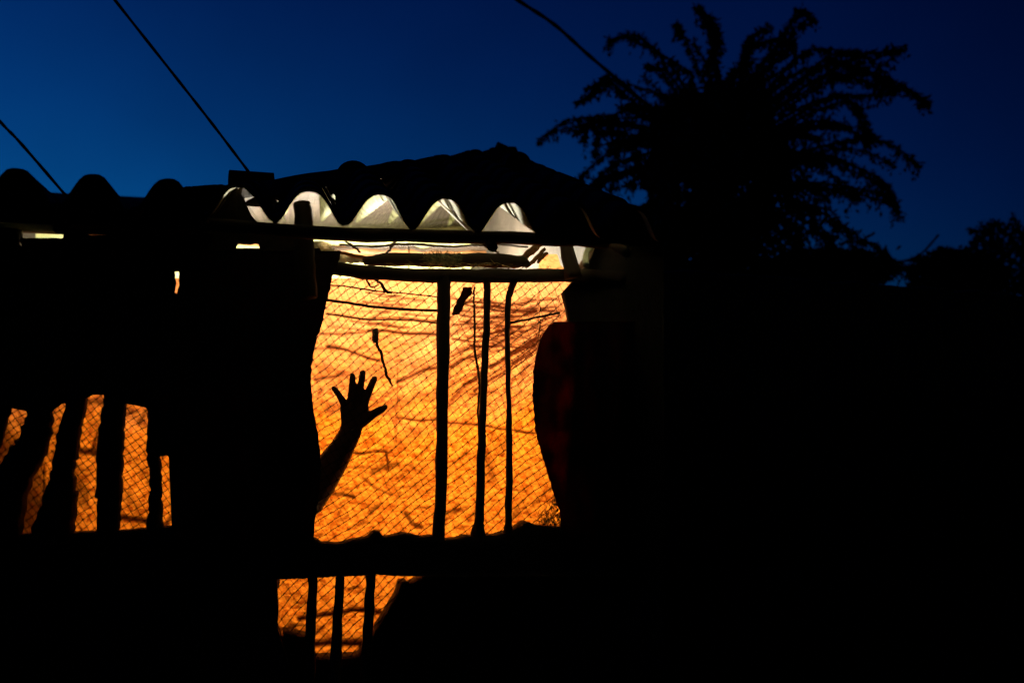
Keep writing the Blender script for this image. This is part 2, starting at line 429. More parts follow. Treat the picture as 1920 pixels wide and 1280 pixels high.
for k in range(14):
    y=random.uniform(545,620); x=random.uniform(600,760); cr([(x,y),(x+30,y+3),(x+random.uniform(40,90),y+random.uniform(4,9))],random.uniform(1,1.8),random.uniform(.4,.8))
for k in range(16):      # broad soft folds
    x=random.uniform(600,1000); y=random.uniform(600,1000); a=math.radians(random.gauss(32,10)); L=random.uniform(60,130)
    cr([(x,y),(x+L*.5*math.cos(a),y-L*.5*math.sin(a)+6),(x+L*math.cos(a),y-L*math.sin(a))],random.uniform(7,13),random.uniform(.12,.26))
for pts_ in ([(600,690),(660,705),(720,700),(820,672)],[(600,760),(680,775),(815,740)],[(840,700),(930,640),(1060,600)],[(840,760),(930,700),(1010,640)],[(850,620),(950,600),(1055,575)]): cr(pts_,9,.3)
for k in range(150):
    x=random.uniform(590,1050); y=random.uniform(560,1010)
    if x<820 and y<640 and random.random()<.8: continue
    if x<820 and random.random()<.35: continue
    L=random.uniform(8,48); a=math.radians(random.gauss(36 if x<900 else 42,14)); 
    if random.random()<.12: a=random.uniform(-.5,.6)-.2
    cr([(x,y),(x+L*math.cos(a)*.5,y-L*math.sin(a)*.5+random.uniform(-3,3)),(x+L*math.cos(a),y-L*math.sin(a))],random.uniform(1.2,2.8),random.uniform(.2,.6))
for k in range(120):
    x=random.uniform(-20,800); y=random.uniform(740,1240)
    L=random.uniform(10,40); a=math.radians(random.gauss(30,25))
    cr([(x,y),(x+L*math.cos(a),y-L*math.sin(a))],random.uniform(1.5,3.5),random.uniform(.2,.6))
for k in range(60):
    x=random.uniform(845,1000); y=random.uniform(560,660); L=random.uniform(15,60); a=random.uniform(-.1,.3)
    cr([(x,y),(x+L*.5,y-L*.5*math.sin(a)+2),(x+L*math.cos(a),y-L*math.sin(a))],random.uniform(1.2,2.2),random.uniform(.4,.85))
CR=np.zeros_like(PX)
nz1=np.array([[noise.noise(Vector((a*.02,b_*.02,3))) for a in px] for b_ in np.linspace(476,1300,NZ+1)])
for pts,w_,s in crease_shades:
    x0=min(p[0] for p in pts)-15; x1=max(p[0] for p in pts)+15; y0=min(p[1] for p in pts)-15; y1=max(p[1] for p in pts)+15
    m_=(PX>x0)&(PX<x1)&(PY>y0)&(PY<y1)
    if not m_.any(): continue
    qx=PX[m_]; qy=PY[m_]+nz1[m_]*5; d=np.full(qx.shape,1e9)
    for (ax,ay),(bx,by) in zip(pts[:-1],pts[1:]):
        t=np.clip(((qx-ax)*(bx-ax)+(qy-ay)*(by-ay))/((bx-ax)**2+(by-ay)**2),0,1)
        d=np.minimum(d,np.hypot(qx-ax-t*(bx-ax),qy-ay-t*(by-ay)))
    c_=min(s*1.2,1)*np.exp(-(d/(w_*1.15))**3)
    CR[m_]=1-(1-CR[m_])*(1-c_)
vs=[]
for i in range(NZ+1):
    for j in range(NX+1):
        x,z=PX[i,j],PY[i,j]
        sw=.022*noise.noise(Vector((x*.006,z*.003,1)))+.012*noise.noise(Vector(((x+z*.9)*.012,(z-x*.7)*.03,5)))+.004*noise.noise(Vector((x*.05,z*.05,9)))
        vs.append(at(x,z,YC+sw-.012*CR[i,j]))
fs=[(i*(NX+1)+j,i*(NX+1)+j+1,(i+1)*(NX+1)+j+1,(i+1)*(NX+1)+j) for i in range(NZ) for j in range(NX)]
b=MB(); b.add(vs,fs)
m=bpy.data.materials.new('orange_sheet'); m.use_nodes=True
n,l=m.node_tree.nodes,m.node_tree.links
for q in list(n):
    if q.type=='BSDF_PRINCIPLED': n.remove(q)
out=n['Material Output']
tc=n.new('ShaderNodeTexCoord'); sep=n.new('ShaderNodeSeparateXYZ'); l.new(tc.outputs['Object'],sep.inputs[0])
att=n.new('ShaderNodeAttribute'); att.attribute_name='crease_shade'
mp=n.new('ShaderNodeMapping'); mp.inputs['Rotation'].default_value=(0,math.radians(38),0); mp.inputs['Scale'].default_value=(1,1,1.6)
l.new(tc.outputs['Object'],mp.inputs[0])
t1=n.new('ShaderNodeTexNoise'); t1.inputs['Scale'].default_value=28; t1.inputs['Detail'].default_value=8; t1.inputs['Roughness'].default_value=.62; t1.inputs['Distortion'].default_value=.6
l.new(mp.outputs[0],t1.inputs[0])
r1=n.new('ShaderNodeValToRGB'); r1.color_ramp.elements[0].position=.38; r1.color_ramp.elements[1].position=.56
r1.color_ramp.elements[0].color=(.13,.021,.0009,1); r1.color_ramp.elements[1].color=(.262,.060,.0036,1)
l.new(t1.outputs[0],r1.inputs[0])
# paler top of the sheet: lamp's whiter light there put into the colour
t3=n.new('ShaderNodeTexNoise'); t3.inputs['Scale'].default_value=4; l.new(tc.outputs['Object'],t3.inputs[0])
ad=n.new('ShaderNodeMath'); ad.operation='MULTIPLY_ADD'; ad.inputs[1].default_value=.5; l.new(t3.outputs[0],ad.inputs[0]); l.new(sep.outputs[2],ad.inputs[2])
mr=n.new('ShaderNodeMapRange'); mr.inputs[1].default_value=1.55; mr.inputs[2].default_value=2.15; l.new(ad.outputs[0],mr.inputs[0])
mf=n.new('ShaderNodeMix'); mf.data_type='RGBA'; mf.inputs[7].default_value=(.25,.083,.027,1)
l.new(mr.outputs[0],mf.inputs[0]); l.new(r1.outputs[0],mf.inputs[6])
# small stains
t2=n.new('ShaderNodeTexNoise'); t2.inputs['Scale'].default_value=55; t2.inputs['Detail'].default_value=4; l.new(mp.outputs[0],t2.inputs[0])
r2=n.new('ShaderNodeValToRGB'); r2.color_ramp.elements[0].position=.30; r2.color_ramp.elements[1].position=.50
r2.color_ramp.elements[0].color=(.55,.34,.2,1); r2.color_ramp.elements[1].color=(1,1,1,1)
l.new(t2.outputs[0],r2.inputs[0])
m2=n.new('ShaderNodeMix'); m2.data_type='RGBA'; m2.blend_type='MULTIPLY'; m2.inputs[0].default_value=.85
l.new(mf.outputs[2],m2.inputs[6]); l.new(r2.outputs[0],m2.inputs[7])
# light lost in folds and dimming at the left, painted as darker colour
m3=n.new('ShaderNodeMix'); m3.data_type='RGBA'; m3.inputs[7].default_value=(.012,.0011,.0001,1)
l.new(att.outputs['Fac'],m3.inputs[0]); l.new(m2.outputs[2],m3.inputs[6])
trn=n.new('ShaderNodeBsdfTranslucent'); l.new(m3.outputs[2],trn.inputs[0])
dif=n.new('ShaderNodeBsdfDiffuse'); l.new(m3.outputs[2],dif.inputs[0])
bp=n.new('ShaderNodeBump'); bp.inputs['Strength'].default_value=.6; bp.inputs['Distance'].default_value=.012
l.new(t1.outputs[0],bp.inputs['Height']); l.new(bp.outputs[0],trn.inputs['Normal']); l.new(bp.outputs[0],dif.inputs['Normal'])
mx=n.new('ShaderNodeMixShader'); mx.inputs[0].default_value=.2
l.new(trn.outputs[0],mx.inputs[1]); l.new(dif.outputs[0],mx.inputs[2]); l.new(mx.outputs[0],out.inputs[0])
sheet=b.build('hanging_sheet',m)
at_=sheet.data.attributes.new('crease_shade','FLOAT','POINT'); at_.data.foreach_set('value',CR.ravel().astype(np.float32))
tag(sheet,'large creased orange sheet hanging behind the bars, lit from behind','sheet')

# cords and twigs in front of the sheet
def cord(pts,wpx,label,Y=YC-.03,name='cord',m=M_CORD,cat='cord',group='thin cords strung across the orange sheet'):
    o=pole_px([(a,b_,wpx*1.3*random.uniform(.85,1.15)) for a,b_ in pts],Y,name,m,None,wob=.0012,n=6,k=6)
    return tag(o,label,cat,group)
cord([(612,534),(650,537),(700,545),(760,550),(835,558)],2.2,'uppermost thin cord crossing the sheet just under the top beam')
cord([(600,562),(640,566),(700,575),(760,580),(835,583)],4.2,'thickest cord, second below the top beam, left of the wide bar')
cord([(612,588),(680,598),(760,600),(835,608)],2,'thin third cord below the top beam, left of the wide bar')
cord([(950,606),(985,600),(1010,594),(1050,586)],3.8,'dark slanting cord at the upper right of the orange sheet')
cord([(1012,640),(1030,620),(1066,606)],2,'short cord rising into the corner above the maroon curtain')
cord([(890,538),(888,560),(890,600),(890,650),(894,680),(899,720),(896,770),(899,820)],3.4,'thin upright twig hanging between the wide and middle bars',name='twig',cat='twig',group='')
p=empty('hanging_switch',at(704,620,YC-.03)); tag(p,'small socket with a kinked cable hanging above the raised hand','hanging switch')
def HP(o,par): o.parent=par; o.matrix_parent_inverse=Matrix.Translation(-par.location); return o
HP(pole_px([(703,616,10),(704,622,13),(704,636,13),(706,642,9)],YC-.03,'socket',M_BULBCAP,None,wob=0),p)
HP(pole_px([(706,640,5),(709,652,5),(714,660,6),(717,675,5),(722,690,5),(725,704,6),(730,712,5),(736,724,4)],YC-.03,'cable',M_CORD,None),p)
# brown rag caught beside the wide bar
o=patch([(538,868,886),(552,864,884),(565,856,872),(580,850,868),(590,846,862)],.03,'rag',M_RAG,nu=10,nv=16,fold=.012,ffreq=30,thick=.003,rag=2,seed=2)
tag(o,'small brown rag snagged beside the wide bar under the top beam','rag')
for k,(pts,lab) in enumerate([([(700,520,6),(712,530,5),(722,545,7),(735,548,4)],'withered twig bunch poking down from the top beam'),
                 ([(684,520,4),(692,532,4),(700,540,3),(710,532,3)],'tiny bent twig under the left end of the top beam')]):
    tag(pole_px(pts,.03,'twig',M_WOOD,None,wob=.003),lab,'twig')

# ------------------------------------------------------------------ net
def net(name,x0,x1,y0,y1,Y,ax,ay,bx,by,wa,wb,label,mask,seed):
    b=MB(); pts={}
    def P(i,j):
        if (i,j) in pts: return pts[i,j]
        x=x0+ax*i+bx*j; y=y1+ay*i+by*j
        x+=7*noise.noise(Vector((x*.008,y*.008,seed)))+2.6*noise.noise(Vector((x*.05,y*.05,seed+4)))
        y+=14*noise.noise(Vector((x*.006,y*.006,seed+9)))+2.6*noise.noise(Vector((x*.05,y*.05,seed+2)))
        pts[i,j]=(x,y); return x,y
    R=lambda w_,p: w_/2*(p-CP).length/FPX
    R_=range(-260,260)
    for i in R_:
        for j in R_:
            cx=x0+ax*i+bx*j; cy=y1+ay*i+by*j
            if not (x0-10<cx<x1+10 and y0-10<cy<y1+10): continue
            if not mask(cx,cy): continue
            a=P(i,j); A=at(*a,Y)
            for (di,dj,w_) in ((1,0,wa),(0,1,wb)):
                c=P(i+di,j+dj); B=at(*c,Y)
                mid=(A+B)/2+Vector((0,.002,-.0012))
                r=R(w_,A)
                b.tube([A,mid,B],[r*1.1,r*.8,r*1.1],3)
            # knot
            k=R(wa,A)*1.35; kk=[A+Vector(q)*k for q in ((1,0,0),(-1,0,0),(0,0,1),(0,0,-1),(0,-1,0),(0,1,0))]
            b.add(kk,[(0,2,4),(2,1,4),(1,3,4),(3,0,4),(2,0,5),(1,2,5),(3,1,5),(0,3,5)])
    return tag(b.build(name,M_NET,smooth=False),label,'net')
net('fishing_net',570,1072,515,1035,.05, 10.5,-8.2, -6.6,-12.5, 2.0,1.0,'fine dark fishing net stretched over the large barred opening',lambda x,y:True,1)
net('fishing_net',-20,330,720,1020,.05, 9.5,-6.5, -7,-10.5, 1.8,1.6,'dark netting behind the crooked poles at the left',lambda x,y:True,5)
net('fishing_net',505,820,1060,1260,.06, 10.5,-11, -8,-11, 2.2,1.0,'dark net over the small barred opening below the sill',lambda x,y:y<1250,8)

# ------------------------------------------------------------------ hangings
o=patch([(-170,360,462),(0,360,455),(38,395,452),(42,446,470),(120,446,470),(124,380,470),(162,380,470),(166,442,470),(214,440,470),(222,395,470),(322,372,470),(345,350,470),(400,346,470),(440,346,470),(446,352,456),(458,372,458),(470,402,458),(485,418,457),(488,420,470),(560,421,470),(578,450,480),(584,470,500)],
        -.05,'sacking',M_SACK,mode='h',nv=220,nu=14,fold=.006,thick=.006,rag=.8,seed=12)
tag(o,'tattered strip of dark sacking stuffed under the left eave','sacking')
o=patch([(465,-170,600),(505,-170,612),(508,-170,327),(530,-170,331),(552,-170,326),(562,-170,420),(700,-170,400),(728,-170,340),(740,-170,330)],-.03,'hanging_sacking',M_SACK,nu=60,fold=.012,seed=14)
tag(o,'wide dark sacking hung above the crooked poles at the left','sacking')
for x0,x1,y1 in ((-40,60,772),(40,128,757),(90,165,746),(150,205,732),(185,245,750),(230,330,765)):
    pass
o=patch([(-170,700,790),(0,700,775),(20,700,765),(46,700,770),(90,700,776),(118,700,756),(130,700,756),(158,700,748),(193,700,729),(200,700,740),(236,700,756),(280,700,766),(296,700,850),(303,700,856),(316,700,853),(322,700,1005),(345,700,1010)],
        -.015,'sacking_hem',M_SACK,mode='h',nv=160,nu=14,fold=.004,thick=.004,rag=1,seed=17)
tag(o,'uneven lower hem of sacking over the tops of the crooked poles','sacking')
bl=[(470,332,640),(500,335,632),(520,336,622),(545,334,619),(560,328,614),(570,325,611),(600,325,606),(640,325,593),(680,325,585),(720,325,583),(760,325,587),(800,325,594),(840,325,600),(880,325,602),(930,325,597),(980,325,590),(1030,325,588)]
o=patch(bl,-.04,'blanket',M_BLANKET,nu=50,nv=70,fold=.014,seed=21)
tag(o,'heavy dark blanket hanging left of the glowing opening','blanket')
cu=[(603,1038,1190),(610,1030,1190),(625,1019,1190),(650,1009,1190),(690,1001,1190),(740,999,1190),(780,1002,1190),(811,1005,1190),(850,1016,1190),(900,1031,1190),(930,1040,1190),(955,1050,1190),(1040,1056,1190)]
o=patch(cu,-.04,'curtain',M_CURTAIN,nu=60,nv=70,fold=.022,ffreq=16,seed=25)
tag(o,'maroon curtain bulging in at the right side of the opening','curtain')
# leaning sack beside lower opening
def sack():
    b=MB(); c=at(800,1230,-.12); n=20; rings=[]
    prof_=[(-.30,.02),(-.29,.14),(-.2,.19),(-.05,.185),(.08,.15),(.17,.09),(.2,.03),(.235,.045),(.24,.0)]
    vs=[]
    for z,r in prof_:
        for k in range(n):
            q=2*PI*k/n; rr=r*(1+.12*noise.noise(Vector((math.cos(q)*2,math.sin(q)*2,z*6))))
            vs.append((rr*math.cos(q)*1.1-.25*z,rr*math.sin(q)*.55,z))
    fs=[(i*n+k,i*n+(k+1)%n,(i+1)*n+(k+1)%n,(i+1)*n+k) for i in range(len(prof_)-1) for k in range(n)]
    b.add(vs,fs); return b,c
# straw, plants and pale scraps lit from inside between the beams
def straw(px0,px1,py0,py1,Y,nn,L,label,m=M_STRAW,name='straw',cat='straw',r=.0012,ang=.5):
    b=MB()
    for k in range(nn):
        p=at(random.uniform(px0,px1),random.uniform(py0,py1),Y+random.uniform(-.05,.05)); a=random.gauss(0,ang)
        d=Vector((math.cos(a)*random.choice((-1,1)),random.uniform(-.5,.5),math.sin(a)))*L*random.uniform(.4,1)
        b.tube([p,p+d*.5+Vector((0,0,.2*L*random.uniform(-1,1))),p+d],[r,r,r*.3],3)
    return tag(b.build(name,m,smooth=False),label,cat,kind='stuff')
straw(800,860,479,494,.04,190,.034,'tuft of pale green dried leaves on the top beam at centre',m=M_PLASTIC,name='dried_leaves',cat='leaves',r=.0016,ang=1.2)
straw(585,625,462,486,.1,120,.03,'ragged straw at the left end of the top beam',r=.0012,ang=1)
straw(720,985,494,499,.1,90,.03,'thin scatter of straw lying along the top beam',r=.001,ang=.25)
M_PALE=mat('whitewashed_cloth',(.75,.70,.55),var=(.5,.46,.33),scale=14,trans=(.8,.7,.5),tw=.4)
o=patch([(588,452,470),(600,452,478),(615,455,484),(622,460,480),(624,468,490),(640,472,493),(680,483,492),(700,488,491)],.22,'pale_rag',M_PALE,mode='h',nv=60,nu=12,fold=.012,ffreq=25,thick=.003,rag=2,seed=33)
tag(o,'bright white rag wedged above the left end of the top beam','rag')
tag(pole_px([(632,472,6),(660,478,7),(690,485,7),(702,487,6)],.18,'stick',M_POLE_IN,None),'short pale stick lying on the white rag','stick')
for q,lab in (([(962,500,9),(980,485,13),(1000,468,15),(1012,456,12)],'broad split bamboo end slanting over the right of the top beam'),
              ([(985,502,6),(1003,486,8),(1022,466,6)],'thin split bamboo next to the broad slanting one'),
              ([(1008,492,5),(1016,482,9),(1026,474,6)],'short bamboo offcut beside the orange corner of the sheet')):
    tag(pole_px(q,.2,'bamboo_offcut',M_POLE_IN,None,wob=.002),lab,'bamboo')
for q,lab in (([(636,459,4),(700,463,5),(760,458,6),(850,462,5),(930,459,4),(990,463,4)],'long thin dark stick just below the eave pole'),
              ([(648,452,4),(662,462,5),(676,474,4)],'short dark stick slanting down near the left end of the lit gap'),
              ([(742,452,5),(733,465,5),(722,480,4)],'short dark stick leaning left in the middle of the lit gap'),
              ([(905,450,4),(917,462,6),(935,474,5)],'short dark stick near the bamboo offcuts in the lit gap')):
    tag(pole_px(q,.85,'stick',M_WOOD,None,wob=.003),lab,'stick')
b=MB()   # crescent tile end right
pts=[(1112,462),(1102,470),(1098,483),(1099,497)]
b.tube(subdiv([at(x,y,.02-.04*i) for i,(x,y) in enumerate(pts)],6),[.003]+[.011]*16+[.012]*2,8)
tag(b.build('tile_shard',M_TILE_IN),'pale crescent shaped tile shard at the right end of the beams','tile')
tag(patch([(1066,436,438),(1085,431,438),(1100,426,439),(1112,424,430),(1138,421,425)],.05,'tile_shard',M_TILE_IN,mode='h',nv=14,nu=3,fold=.002,thick=.008,rag=.8,seed=41),'flat pale tile shard just under the right end of the eave','tile')
# gathered netting at the lower right corner of the opening
b=MB()
for k in range(200):
    x=random.uniform(1006,1052); y=random.uniform(925,990)
    if x<1050-(y-915)*.75: continue
    p=at(x,y,.02+random.uniform(-.02,.04)); pp=[p]
    for j in range(4): pp.append(pp[-1]+Vector((random.uniform(-.008,.008),random.uniform(-.006,.006),random.uniform(-.012,.012))))
    b.tube(pp,.0012,3)
tag(b.build('net_bundle',M_PLASTIC,smooth=False),'crumpled bundle of pale netting beside the foot of the maroon curtain','net bundle',kind='stuff')

# ------------------------------------------------------------------ bulb inside
bulb=empty('light_bulb',(at(800,500,0).x+.10,1.45,1.80)); tag(bulb,'bare glowing bulb hanging inside the hut behind the sheet','light bulb')
m=bpy.data.materials.new('bulb_glow'); m.use_nodes=True; n=m.node_tree.nodes; pb=n['Principled BSDF']
pb.inputs['Emission Color'].default_value=(1,.93,.72,1); pb.inputs['Emission Strength'].default_value=BULB_POWER; pb.inputs['Base Color'].default_value=(.8,.8,.8,1)
bm=bmesh.new(); bmesh.ops.create_uvsphere(bm,u_segments=12,v_segments=8,radius=.03)
me=bpy.data.meshes.new('bulb'); bm.to_mesh(me); bm.free(); me.materials.append(m)
o=bpy.data.objects.new('glass_bulb',me); C.objects.link(o); o.parent=bulb
b=MB(); b.tube([(0,0,.03),(0,0,.075)],.014,10); b.build('bulb_holder',M_BULBCAP,bulb)
b=MB(); b.tube([(0,0,.075),(0,0,.5)],.003,6); b.build('cable',M_BULBCAP,bulb)

# ------------------------------------------------------------------ person behind the blanket, one hand on the net
def blob_mesh(name, chains, voxel, m, parent=None, smooth=2, mats=None):
    bm=bmesh.new()
    for ch in chains:
        for (p,ra),(q,rb) in zip(ch[:-1],ch[1:]):
            p,q=Vector(p),Vector(q)
            ra=Vector(ra) if hasattr(ra,'__len__') else Vector((ra,)*3); rb=Vector(rb) if hasattr(rb,'__len__') else Vector((rb,)*3)
            k=max(2,int((q-p).length/max(min(ra[:]+rb[:])*.35,.003)))
            k=min(k,24)
            for i in range(k+1):
                t=i/k; c=p.lerp(q,t); r=ra.lerp(rb,t)
                bmesh.ops.create_icosphere(bm,subdivisions=2,radius=1,matrix=Matrix.Translation(c)@Matrix.Diagonal((*r,1)))
    me=bpy.data.meshes.new(name); bm.to_mesh(me); bm.free()
    o=bpy.data.objects.new(name,me); C.objects.link(o)
    rm=o.modifiers.new('r','REMESH'); rm.mode='VOXEL'; rm.voxel_size=voxel; rm.use_smooth_shade=True
    sm=o.modifiers.new('s','SMOOTH'); sm.factor=.5; sm.iterations=smooth
    dg=bpy.context.evaluated_depsgraph_get(); dg.update()
    me2=bpy.data.meshes.new_from_object(o.evaluated_get(dg)); o.modifiers.clear(); o.data=me2; me2.name=name
    me2.materials.clear(); me2.materials.append(m)
    me2.polygons.foreach_set('use_smooth',[True]*len(me2.polygons))
    if parent: o.parent=parent
    return o
HY=.10
def hp(x,y,dy=0): return at(x,y,HY+dy)
px_m=hp(660,760); S=(px_m-CP).dot(RM@Vector((0,0,-1)))/FPX   # metres per pixel at the hand
R=lambda w_: w_/2*S
F=lambda w_: (R(w_)*1.22,R(w_)*1.0,R(w_)*1.22)
fingers=[
 [(648,764,.004),(641,749,.0),(634,738,-.002),(629,731,-.001),(626,728,.001)],
 [(656,768,.004),(658,743,-.003),(660,724,-.008),(661,711,-.006),(661,705,-.003)],
 [(668,768,.004),(673,742,-.004),(677,720,-.01),(679,706,-.008),(680,699,-.004)],
 [(680,770,.004),(687,746,-.003),(694,727,-.008),(700,714,-.006),(702,710,-.004)]]
fw=[(13,11,10,9.5,8.6),(13,11.5,11,10.5,9.6),(14,12,11.5,11,10),(14,12.5,12,11,10)]
ch=[]
for f,ww in zip(fingers,fw): ch.append([(hp(*q),F(w_)) for q,w_ in zip(f,ww)])
ch.append([(hp(668,796,.004),F(22)),(hp(684,786,.0),F(19)),(hp(701,775,-.006),F(14)),(hp(714,768,-.01),F(13)),(hp(722,763,-.008),F(9))])
palm=[]
for a,bq in (((646,764),(649,794)),((656,762),(657,797)),((667,762),(663,797)),((678,763),(670,797)),((684,765),(676,793))):
    palm.append([(hp(*a,.003),(R(17),R(15),R(17))),(hp(*bq,.003),(R(20),R(19),R(20)))])
ch+=palm
# palm, forearm, elbow, upper arm, shoulder
sh=at(478,860,.13)
ch.append([(hp(661,796,.004),(R(42),R(27),R(30))),(hp(656,812,.008),(R(44),R(32),R(36))),(hp(643,836,.01),(R(48),R(42),R(40))),(hp(625,865,.02),(R(58),R(52),R(50))),(hp(600,905,.03),(R(64),R(58),R(56))),(hp(578,940,.04),(R(62),R(60),R(60))),(at(530,925,.14),(R(70),R(66),R(70))),(sh,.055)])
tx=sh.x-.01; ty=.22; sz=sh.z
ch.append([((tx,.14,sz),(.055,.05,.05)),((tx,.22,sz+.02),(.06,.06,.05)),((tx,.31,sz),(.055,.05,.05))])
ch.append([((tx,ty,sz-.03),(.085,.125,.06)),((tx+.01,ty,sz-.2),(.088,.115,.08)),((tx,ty,sz-.36),(.08,.10,.08)),((tx-.01,ty,sz-.48),(.095,.125,.09))])
ch.append([((tx,ty,sz+.0),.042),((tx+.02,ty,sz+.09),.040)])
hc=(tx+.03,ty,sz+.19)
ch.append([((hc[0]-.015,ty,hc[2]+.02),(.088,.07,.09)),((hc[0]+.02,ty,hc[2]-.04),(.06,.05,.055))])
ch.append([((hc[0]+.072,ty,hc[2]+.0),(.012,.010,.012)),((hc[0]+.09,ty,hc[2]-.022),(.012,.013,.010))])
ch.append([((hc[0]+.06,ty,hc[2]-.052),(.018,.022,.006)),((hc[0]+.064,ty,hc[2]-.065),(.016,.02,.007)),((hc[0]+.055,ty,hc[2]-.085),(.018,.018,.014))])
for s in (-1,1): ch.append([((hc[0]-.01,ty+s*.07,hc[2]-.01),(.018,.008,.028)),((hc[0]-.012,ty+s*.074,hc[2]-.015),(.014,.008,.024))])
for s in (-1,1):   # legs, feet
    hz=sz-.5
    ch.append([((tx-.01,ty+s*.065,hz),.075),((tx+.01,ty+s*.07,hz-.3+.02),.05),((tx-.01,ty+s*.07,.1),.034),((tx-.01,ty+s*.07,.065),.034)])
    ch.append([((tx-.03,ty+s*.07,.058),.028),((tx+.11,ty+s*.08,.05),(.035,.035,.02))])
# far arm hanging
ch.append([((tx,.33,sz-.01),.042),((tx-.03,.355,sz-.24),.033),((tx+.02,.35,sz-.44),.024),((tx+.03,.35,sz-.5),(.035,.014,.04)),((tx+.03,.35,sz-.56),(.03,.012,.03))])
for k in range(4): ch.append([((tx+.005+k*.015,.35,sz-.57),.008),((tx+.012+k*.015,.345,sz-.63+.006*abs(k-1.5)),.0065)])
person=blob_mesh('person',ch,.0032,M_SKIN,smooth=2)
tag(person,'person behind the dark blanket pressing one open hand, fingers spread, towards the net','person')
eyes=[]
for s in (-1,1):
    bm=bmesh.new(); bmesh.ops.create_uvsphere(bm,u_segments=10,v_segments=8,radius=.012,matrix=Matrix.Translation((hc[0]+.066,ty+s*.03,hc[2]+.005)))
    me=bpy.data.meshes.new('eye'); bm.to_mesh(me); bm.free(); me.materials.append(M_BULBCAP); o=bpy.data.objects.new('eye',me); C.objects.link(o); o.parent=person
blob_mesh('hair',[[((hc[0]-.035,ty,hc[2]+.05),(.085,.078,.075)),((hc[0]-.05,ty,hc[2]-.01),(.06,.074,.07))]],.006,M_HAIR,person)
blob_mesh('shirt',[[((tx,ty,sz-.02),(.095,.145,.06)),((tx+.01,ty,sz-.2),(.1,.13,.08)),((tx,ty,sz-.42),(.11,.14,.08))],
    [((tx,.14,sz),.062),(at(510,915,.13),.052)],[((tx,.33,sz-.01),.05),((tx-.02,.35,sz-.15),.045)]],.007,M_SHIRT,person)
blob_mesh('trousers',[[((tx,ty,sz-.44),(.1,.13,.06)),((tx-.01,ty,sz-.52),(.1,.13,.06))]]+[[((tx-.01,ty+s*.065,sz-.5),.085),((tx+.01,ty+s*.07,sz-.8),.06),((tx-.01,ty+s*.07,.14),.05)] for s in (-1,1)],.007,M_SHIRT,person)

# ------------------------------------------------------------------ wires
def wire(pts,wpx,label,D0,D1):
    P=[];n_=len(pts)
    for i,(x,y) in enumerate(pts): P.append(dist_at(x,y,lerp(D0,D1,i/(n_-1))))
    Q=subdiv(P,10); b=MB()
    r=[wpx/2*((q-CP).length)/FPX*(1+.12*math.sin(i*1.3)) for i,q in enumerate(Q)]
    b.tube(Q,r,6); return tag(b.build('wire',M_WIRE),label,'wire','wires slanting down across the dusk sky')
wire([(60,-190),(140,-98),(215,0),(335,152),(400,235),(466,322)],5,'long middle wire running down the sky to the squared roof tile',3.2,3.8)
wire([(800,-130),(880,-65),(970,0),(1040,47),(1105,105),(1180,168),(1260,235)],7,'thick wire coming down from the top centre into the tree',5.0,8.4)
wire([(-190,10),(-90,125),(0,228),(40,270),(128,372)],5,'short wire at the far left edge meeting the roof',3.0,3.4)

# ------------------------------------------------------------------ tree
def leaf(b,p,d,L,W):
    d=d.normalized(); s=d.cross(Vector((random.gauss(0,1),random.gauss(0,1),random.gauss(0,1))))
    if s.length<1e-3: return
    s.normalize(); s*=W
    b.add([p,p+d*L*.5+s,p+d*L,p+d*L*.5-s],[(0,1,2,3)])
TD=8.5
def rvec(k=1): return Vector((random.gauss(0,k),random.gauss(0,k),random.gauss(0,k)))
def spray(lb,wb,pts,D,full=1.0,leafL=.055):
    dd=[D+random.uniform(-.3,.3)+i*random.uniform(-.1,.1) for i in range(len(pts))]
    P=subdiv([dist_at(x+(random.uniform(-15,15) if 0<i_<len(pts)-1 else 0),y+(random.uniform(-15,15) if 0<i_<len(pts)-1 else 0),d) for i_,((x,y),d) in enumerate(zip(pts,dd))],14)
    n=len(P); wb.tube(P[::3]+[P[-1]],[lerp(.016,.004,i/(len(P[::3]))) for i in range(len(P[::3])+1)],4)
    for i,p in enumerate(P):
        t=i/n; wdt=.029*full*(1.15-.35*t)*(.75+.6*abs(math.sin(i*.21+len(P)+pts[0][0])))
        d=(P[min(i+1,n-1)]-P[max(i-1,0)]).normalized()
        for k in range(int(7*full)+2):
            q=p+rvec(wdt*.35)
            leaf(lb,q,(rvec(.6)+Vector((0,0,-.5))+d*.5),leafL*random.uniform(.7,1.3),.012)
        if random.random()<.22:     # little drooping side sprig
            e=p+rvec(.02)+Vector((random.uniform(-.08,.08),0,-random.uniform(.06,.16)))
            for k in range(14): leaf(lb,p.lerp(e,k/14)+rvec(.012),rvec(.5)+Vector((0,0,-.6)),leafL*.9,.012)
tree=empty('tree',Vector((dist_at(1350,700,TD).x,dist_at(1350,700,TD).y,0)))
tag(tree,'large feathery tree with arching drooping sprays, black against the dusk sky','tree')
lb,wb=MB(),MB()
